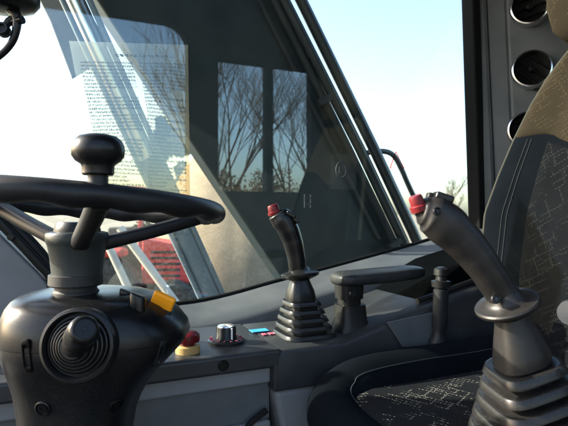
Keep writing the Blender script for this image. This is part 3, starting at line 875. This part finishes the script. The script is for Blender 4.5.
for y, w in ((273.5, 24.5), (274.2, 25.5), (283.5, 25.8), (285, 24.5), (285.6, 20), (289, 20), (291, 22), (293, 22)):
    r = w/F*Dw; rr.append(se(hubp(y)-Vector((1.5/F*Dw, 0, 0)), Vector((1, 0, 0)), Vector((0, 1, 0)), r, r, 2, 40))
c.loft(rr); build('hub_collar', c, MT['dark'], sw, angle=35)
# spinner knob
ang = math.radians(-62)
kp = WC+(math.cos(ang)*wu+math.sin(ang)*wv)*rad
ka = Vector((.00, .0, 1)).normalized()
s_ = 1.0
c = MB(); c.lathe([(.0088, .006), (.0088, .020)], kp, ka, 24); kn = build('knob_stem', c, MT['steel'], sw)
kp = kp+ka*.0035
c = MB(); c.lathe([(.0125, .0150), (.0138, .0165), (.0138, .0225), (.0145, .0245), (.0192, .0275), (.0222, .032), (.0228, .037), (.0222, .0415), (.0200, .0460), (.0160, .0492), (.010, .0508), (0, .0512)], kp, ka, 44)
build('spinner_knob', c, MT['gloss'], sw, angle=40)

# ------------------------------------------------------------------ mirror/fan head top left
fan = thing('cab_fan', px(2, -14, .72), 'black round fan head on a swivel bracket at top left', 'fan')
Df = .72
c = MB(); c.lathe([(0, -.024), (.030, -.0225), (.046, -.017), (.053, -.008), (.053, .002), (.046, .012), (.0, .02)], px(0, -5, Df), Vector((.05, -.10, 1)), 44)
build('fan_head', c, MT['black'], fan)
c = MB(); c.tube(spline([px(9, 8, Df), px(16, 15, Df), px(17, 24, Df), px(14, 38, Df), px(6, 50, Df), px(-6, 60, Df)], 6), lerp_list([.007, .0075, .006, .0052, .005, .005], 31), 12)
build('bracket_arm', c, MT['black'], fan)
c = MB(); c.lathe([(.0085, -.008), (.0095, -.006), (.0095, .006), (.0085, .008), (.006, .008), (.0055, .004), (0, .004)], px(3, 30, Df-.005), Vector((.15, -1, .1)), 24)
c.tube([px(3, 30, Df), px(9, 21, Df), px(14, 18, Df)], .0055, 10)
build('swivel_ring', c, MT['steel'], fan)
c = MB(); c.lathe([(.006, -.010), (.006, .010), (0, .010)], px(17, 21, Df), Vector((1, -.3, .1)), 16); build('pivot_bolt', c, MT['gloss'], fan)

# ------------------------------------------------------------------ decals on the glass
def on_glass(x, y, off=.0015): return pl(x, y, 1.05-off)
fl = MB()
cs = [(70, 41), (187, 44), (188, 240), (70, 250)]
vs = []; uvs = []; nx, ny = 10, 10
pA, pB = on_glass(69, 41, -.0068), on_glass(188, 45, -.0068)
dz = EZ*.44
fl.add([on_glass(98, 192, -.0068), on_glass(190, 196, -.0068), pB, pA], [(0, 1, 2, 3)], [(0, 0), (1, 0), (1, 1), (0, 1)])
o = tag(build('printed_notice', fl, MT['film'], loc=pA), 'yellowed clear film notice printed with tiny characters on the window', 'notice')
sd = o.modifiers.new('Solid', 'SOLIDIFY'); sd.thickness = .0002
dt = thing('warning_decal', on_glass(396, 160), 'clear film decal with red warning triangle on the window', 'decal')
c = MB(); p = [on_glass(388, 145), on_glass(412, 149), on_glass(412, 175), on_glass(388, 172)]
c.prism(p, E2*.0003); build('film', c, MT['clear'], dt)
c = MB(); tri = [on_glass(396, 152, .0022), on_glass(404, 168, .0022), on_glass(390, 168, .0022)]
c.tube(tri, .0019, 6, closed=True); build('triangle', c, MT['decalred'], dt)
dt = thing('round_decal', on_glass(341, 170), 'faint round grey decal on a film square, on the window before the boom', 'decal')
c = MB(); p = [on_glass(331, 153), on_glass(356, 155), on_glass(356, 190), on_glass(331, 189)]
c.prism(p, E2*.0003); build('film', c, MT['clear'], dt)
c = MB(); q = on_glass(341, 170, .002)
c.tube([q+.014*(E1*math.cos(t)+EZ*1.35*math.sin(t)) for t in [2*math.pi*i/28 for i in range(28)]], .0016, 6, closed=True)
c.box(q, .005, .0005, .008); build('mark', c, MT['decalgrey'], dt)
dt = thing('square_decal', on_glass(308, 201), 'small faint grey letter-shaped decal on the window above the far joystick', 'decal')
c = MB(); q = on_glass(308, 201, .002)
for s in (-1, 1): c.box(q+E1*.008*s, .0018, .0005, .016)
for z_ in (-.007, .007): c.box(q+EZ*z_, .0062, .0005, .0018)
build('mark', c, MT['decalgrey'], dt)

# ------------------------------------------------------------------ boom beyond the window
LB = 1.50
bm_ = thing('excavator_boom', pl(400, 420, LB), 'dark steel boom of the machine rising diagonally outside the window', 'boom')
bp = [(-20, -176), (97, 0), (150, 80), (220, 185), (290, 290), (345, 372), (455, 372), (440, 335), (394, 240), (351, 152), (275, 0), (187, -176)]
c = MB(); c.prism([pl(x, y, LB) for x, y in bp], E2*.10); build('boom_body', c, MT['boom'], bm_, bevel=.012)
c = MB(); c.prism([pl(x, y, LB-.012) for x, y in ((258, 0), (262, 0), (382, 240), (378, 240))], E2*.011)
build('boom_rib', c, MT['steel'], bm_, bevel=.003)
def pipe(pts, r, mat, nm):
    c_ = MB(); c_.tube([pl(x, y, LL) for x, y, LL in pts], r, 14); return build(nm, c_, MT[mat], bm_)
pipe([(210, -176, 1.46), (301, 0, 1.46), (374, 149, 1.46), (412, 230, 1.46), (470, 360, 1.46)], .0195, 'pipe', 'pipe')
pipe([(190, -176, 1.47), (284, 0, 1.47), (360, 149, 1.47), (402, 238, 1.47), (450, 350, 1.47)], .0185, 'pipe', 'pipe')
pipe([(180, -176, 1.48), (274, 0, 1.48), (349, 149, 1.48), (392, 238, 1.48), (440, 350, 1.48)], .0135, 'steel', 'hose')
for (x, y) in ((325, 100), (252, -50), (395, 244)):
    q = pl(x, y, 1.455); dr = (pl(301, 0, 1.46)-pl(374, 149, 1.46)).normalized(); sdv = dr.cross(E2).normalized()
    c = MB(); c.box(q, .026, .012, .012, sdv, E2, dr); build('pipe_clamp', c, MT['steel'], bm_, bevel=.004)
# dusty plate on the front edge
c = MB(); c.prism([pl(x, y, 1.47) for x, y in ((10, -60), (62, -60), (84, 0), (108, 44), (98, 62), (72, 78), (50, 20))], E2*.02)
build('front_plate', c, MT['dusty'], bm_, bevel=.004)
# cylinder
cy = thing('boom_cylinder', pl(235, 320, 1.44), 'blue grey hydraulic cylinder tube in front of the boom', 'hydraulic cylinder')
q0, q1 = pl(34, -90, 1.40), pl(222, 320, 1.40); dv = (q1-q0).normalized()
c = MB(); c.tube([q0, q0.lerp(q1, .62)], .024, 28); build('rod', c, MT['chrome'], cy)
c = MB(); c.tube([q0+(q1-q0)*.60, q0+(q1-q0)*.602, q1], [.031, .031, .031], 28)
build('barrel', c, MT['cyl'], cy)
c = MB(); c.tube([q0+(q1-q0)*.57, q0+(q1-q0)*.61], .035, 28); build('gland', c, MT['steel'], cy, bevel=.003)
for s in (-.033, .030):
    c = MB(); sdv = dv.cross(E2).normalized()
    c.tube([q0+sdv*s-E2*.02, q1+sdv*s-E2*.02], .008, 10); build('oil_line', c, MT['cyl'], cy)
# handrail
c = MB(); c.tube(spline([pl(360, 154, 1.60), pl(372, 152, 1.60), pl(385, 151.5, 1.60), pl(394, 156, 1.60), pl(401, 168, 1.60), pl(408, 184, 1.60), pl(417, 203, 1.60), pl(440, 250, 1.60), pl(470, 312, 1.60), pl(500, 375, 1.60)], 6), .0105, 14)
tag(build('handrail', c, MT['pipe'], loc=pl(500, 375, 1.60)), 'bent black handrail tube outside the window against the pale sky', 'handrail')

# ------------------------------------------------------------------ yard beyond
def gpx(x, d): return Vector(((x-284)/F*d, d, 0))
# added tan mound, stands in for the reflected tan tone behind the boom
c = MB(); ctr = gpx(256, 14.0); vs = []; fs = []; nn = 56
for j in range(nn+1):
    for i in range(nn+1):
        X = -3.8+7.6*i/nn; Y = -3.6+7.2*j/nn
        r = math.hypot(X/3.2, Y/3.2)
        h = 6.0*max(0, 1-r)**.55 if r < 1 else 0
        nz = noise.fractal(Vector((X*.9, Y*.9, 3.1)), 1.0, 2.0, 5)
        h += .16*nz*min(1, h) - .05*(r >= 1)
        vs.append(ctr+Vector((X, Y, max(h, -.05))))
for j in range(nn):
    for i in range(nn):
        p = j*(nn+1)+i; fs.append((p, p+1, p+nn+2, p+nn+1))
c.add(vs, fs)
tag(build('standin_mound', c, MT['soil'], loc=ctr, angle=80), 'tall tan mound added to stand in for the tan area behind the boom', 'tan mound')
# red loader: body, hood, cab posts, wheels, arm
b = gpx(150, 10.5)
rl = thing('red_tractor', b, 'red tractor parked in the yard behind the steering wheel', 'tractor')
XA = Vector((1, 0, 0)); YA = Vector((0, 1, 0))
def rbx(nm, mat, x0, x1, y0, y1, z0, z1, bev=.05):
    c_ = MB(); c_.box(b+Vector(((x0+x1)/2, (y0+y1)/2, (z0+z1)/2)), (x1-x0)/2, (y1-y0)/2, (z1-z0)/2, XA, YA, EZ)
    return build(nm, c_, MT[mat], rl, bevel=bev)
c = MB(); c.prism([b+Vector(p) for p in ((-.05, -.5, .85), (.95, -.5, .85), (1.0, -.5, 1.25), (.90, -.5, 1.62), (-.05, -.5, 1.78))], YA*.9); build('hood', c, MT['redpaint'], rl, bevel=.06)
for i, z_ in enumerate((1.0, 1.12, 1.24, 1.36, 1.48)): rbx('grille_slat', 'steel', .15, .75, -.515, -.495, z_, z_+.05, .01)
rbx('chassis', 'steel', -1.1, 1.0, -.35, .35, .55, .85)
rbx('fender', 'redpaint', -1.25, -.30, -.85, -.45, 1.42, 1.60, .08)
for x_ in (-1.05, -.12): rbx('cab_post', 'redpaint', x_, x_+.09, -.48, -.40, 1.5, 2.72, .02)
rbx('cab_roof', 'redpaint', -1.2, .05, -.6, .5, 2.72, 2.84, .04)
rbx('seat_block', 'tyre', -.85, -.35, -.2, .3, 1.45, 2.0, .06)
for (x_, r_, w_) in ((-.78, .72, .36), (.62, .48, .28)):
    for y_ in (-.75, .55):
        cc = b+Vector((x_, y_, r_))
        c = MB(); c.lathe([(r_*.55, 0), (r_*.9, 0), (r_, .05), (r_, w_-.05), (r_*.9, w_), (r_*.55, w_)], cc, YA, 36)
        w_o = build('wheel', c, MT['tyre'], rl)
        c = MB(); c.lathe([(r_*.56, .04), (r_*.5, .10), (r_*.2, .08), (0, .08)], cc, YA, 24); build('wheel_rim', c, MT['palestrut'], w_o)
# pale props leaning
for i, (x0, y0, x1, y1, d) in enumerate(((120, 228, 196, 330, 6.5), (104, 236, 150, 335, 7.0))):
    c = MB(); c.tube([px(x0, y0, d), px(x1, y1, d)], .055, 12)
    p_ = px(x1, y1, d)
    c.tube([px(x1, y1, d), Vector((p_.x+.2, p_.y+.1, 0))], .05, 12)
    tag(build('timber_prop', c, MT['palestrut'], loc=(p_.x, p_.y, 0)), ('long pale timber prop leaning near the red tractor' if i == 0 else 'shorter pale timber prop left of the longer one'), 'prop', 'timber props in the yard')
# bare trees
def bare_tree(base, h, seed, label, group=None, spread=.55, depth=5, thick=1.0, mat='twig'):
    rnd = random.Random(seed)
    t = thing('bare_tree', base, label, 'tree', group)
    tr = MB(); cr = MB()
    def grow(mb, p, d, l, r, k):
        q = p+d*l
        mid = p.lerp(q, .5)+Vector((rnd.uniform(-1, 1), rnd.uniform(-1, 1), 0))*l*.05
        mb.tube([p, mid, q], [r, r*.85, r*.7], 6 if k < 2 else 4)
        if k >= depth: return
        nb = 3 if k else 5
        for i in range(nb):
            ax = Vector((rnd.uniform(-1, 1), rnd.uniform(-1, 1), rnd.uniform(-.15, .5)))
            nd = (d+ax*spread*(1.1 if k else 1.2)).normalized()
            nd = (nd+Vector((0, 0, .12))).normalized()
            st_ = p.lerp(q, rnd.uniform(.55, 1.0)) if i else q
            grow(cr, st_, nd, l*rnd.uniform(.55, .8), r*.58, k+1)
    grow(tr, Vector(base), Vector((rnd.uniform(-.06, .06), rnd.uniform(-.06, .06), 1)).normalized(), h*.33, .022*h*thick, 0)
    build('trunk', tr, MT['bark'], t); build('crown', cr, MT[mat], t)
bare_tree(gpx(448, 42), 6.3, 3, 'small bare tree on the horizon right of the handrail', None, .6, 5, .9)
# camera-side trees: seen mirrored in the window
k = 0
for (R, L, h) in ((3.4, -11, 8.6), (4.8, -13, 9.5), (6.3, -12, 8.2), (3.0, -9.5, 6.6), (8.5, -14, 9.5)):
    p = M(R, L, 0); p.z = 0
    bare_tree(p, h, 20+k, 'bare leafless tree mirrored in the side window glass', 'trees mirrored in the window', .5, 6, .30); k += 1

# leafy masses: cards of small leaves
def leafy(name, base, rx, ry, z0, z1, nleaf, size, mat, seed, label, cat, shape=None):
    rnd = random.Random(seed); t = thing(name, base, label, cat)
    cr = MB(); tr = MB()
    tr.tube([Vector(base), Vector(base)+EZ*z1*.8], [.05*z1*.5, .02], 8)
    clumps = []
    for i in range(46):
        a = rnd.uniform(0, 2*math.pi); hh = rnd.random(); rr_ = math.sqrt(rnd.random())
        w_ = (shape(hh) if shape else math.sin(math.pi*min(.97, hh*.8+.15)))
        clumps.append((Vector((rx*w_*rr_*math.cos(a), ry*w_*rr_*math.sin(a), z0+(z1-z0)*hh)), rnd.uniform(.14, .34)*rx))
    for i in range(nleaf):
        cpos, cr_ = clumps[rnd.randrange(len(clumps))]
        v = Vector((rnd.gauss(0, 1), rnd.gauss(0, 1), rnd.gauss(0, 1))).normalized()*cr_*rnd.random()**.4
        p = Vector(base)+cpos+v
        a = Vector((rnd.uniform(-1, 1), rnd.uniform(-1, 1), rnd.uniform(-1, 1))).normalized()
        b_ = a.orthogonal().normalized(); s = size*rnd.uniform(.6, 1.3)
        cr.add([p-a*s, p+b_*s*.45, p+a*s, p-b_*s*.45], [(0, 1, 2, 3)])
    build('trunk', tr, MT['bark'], t); build('crown', cr, MT[mat], t)
leafy('evergreen_tree', gpx(166, 16), 1.25, 1.25, .6, 5.2, 9000, .10, 'leaf', 5, 'dark evergreen tree behind the red tractor and printed notice', 'tree', lambda h: 1.0-.45*h)
for i, (R, L) in enumerate(((3.1, -9.0), (4.6, -9.6), (6.2, -9.2), (8.2, -10.0))):
    p = M(R, L, 0); p.z = 0
    leafy('dry_bush', p, 1.9, 1.4, .2, 3.1, 8000, .042, 'scrub', 40+i, 'brown dry bush mirrored in the side window glass', 'bush')
    bpy.data.objects[-1] if False else None
for o in COL.objects:
    if o.name.startswith('dry_bush'): o['group'] = 'bushes mirrored in the window'

# ------------------------------------------------------------------ light, sky, camera
SUN_AZ = Vector((-.97, .10, 0)).normalized(); EL = math.radians(26)
sd_ = SUN_AZ*math.cos(EL)+EZ*math.sin(EL)
sun = bpy.data.lights.new('sun', 'SUN'); sun.energy = 4.4; sun.angle = math.radians(.5); sun.color = (1, .90, .75)
so = bpy.data.objects.new('sun', sun); COL.objects.link(so)
so.rotation_euler = (-sd_).to_track_quat('-Z', 'Y').to_euler()
w = bpy.data.worlds.new('World'); S.world = w; w.use_nodes = True
nt = w.node_tree; bg = nt.nodes['Background']
sky = nt.nodes.new('ShaderNodeTexSky'); sky.sky_type = 'NISHITA'; sky.sun_disc = False
sky.sun_elevation = EL
# Nishita: rotation measured from +Y clockwise (towards +X)
sky.sun_rotation = math.atan2(sd_.x, sd_.y)
sky.air_density = 1.0; sky.dust_density = 2.4; sky.ozone_density = 1.0
nt.links.new(sky.outputs[0], bg.inputs[0]); bg.inputs[1].default_value = .15

cam = bpy.data.cameras.new('camera'); co = bpy.data.objects.new('camera', cam); COL.objects.link(co)
co.location = (0, 0, H); co.rotation_euler = (math.pi/2, 0, 0)
cam.sensor_width = 36; cam.lens = F/568*36; cam.clip_start = .01; cam.clip_end = 3000
cam.dof.use_dof = True; cam.dof.focus_distance = .75; cam.dof.aperture_fstop = 12
S.camera = co
S.view_settings.view_transform = 'Standard'; S.view_settings.look = 'None'
S.view_settings.exposure = 2.3; S.view_settings.gamma = 1
S.cycles.max_bounces = 10; S.cycles.transparent_max_bounces = 16
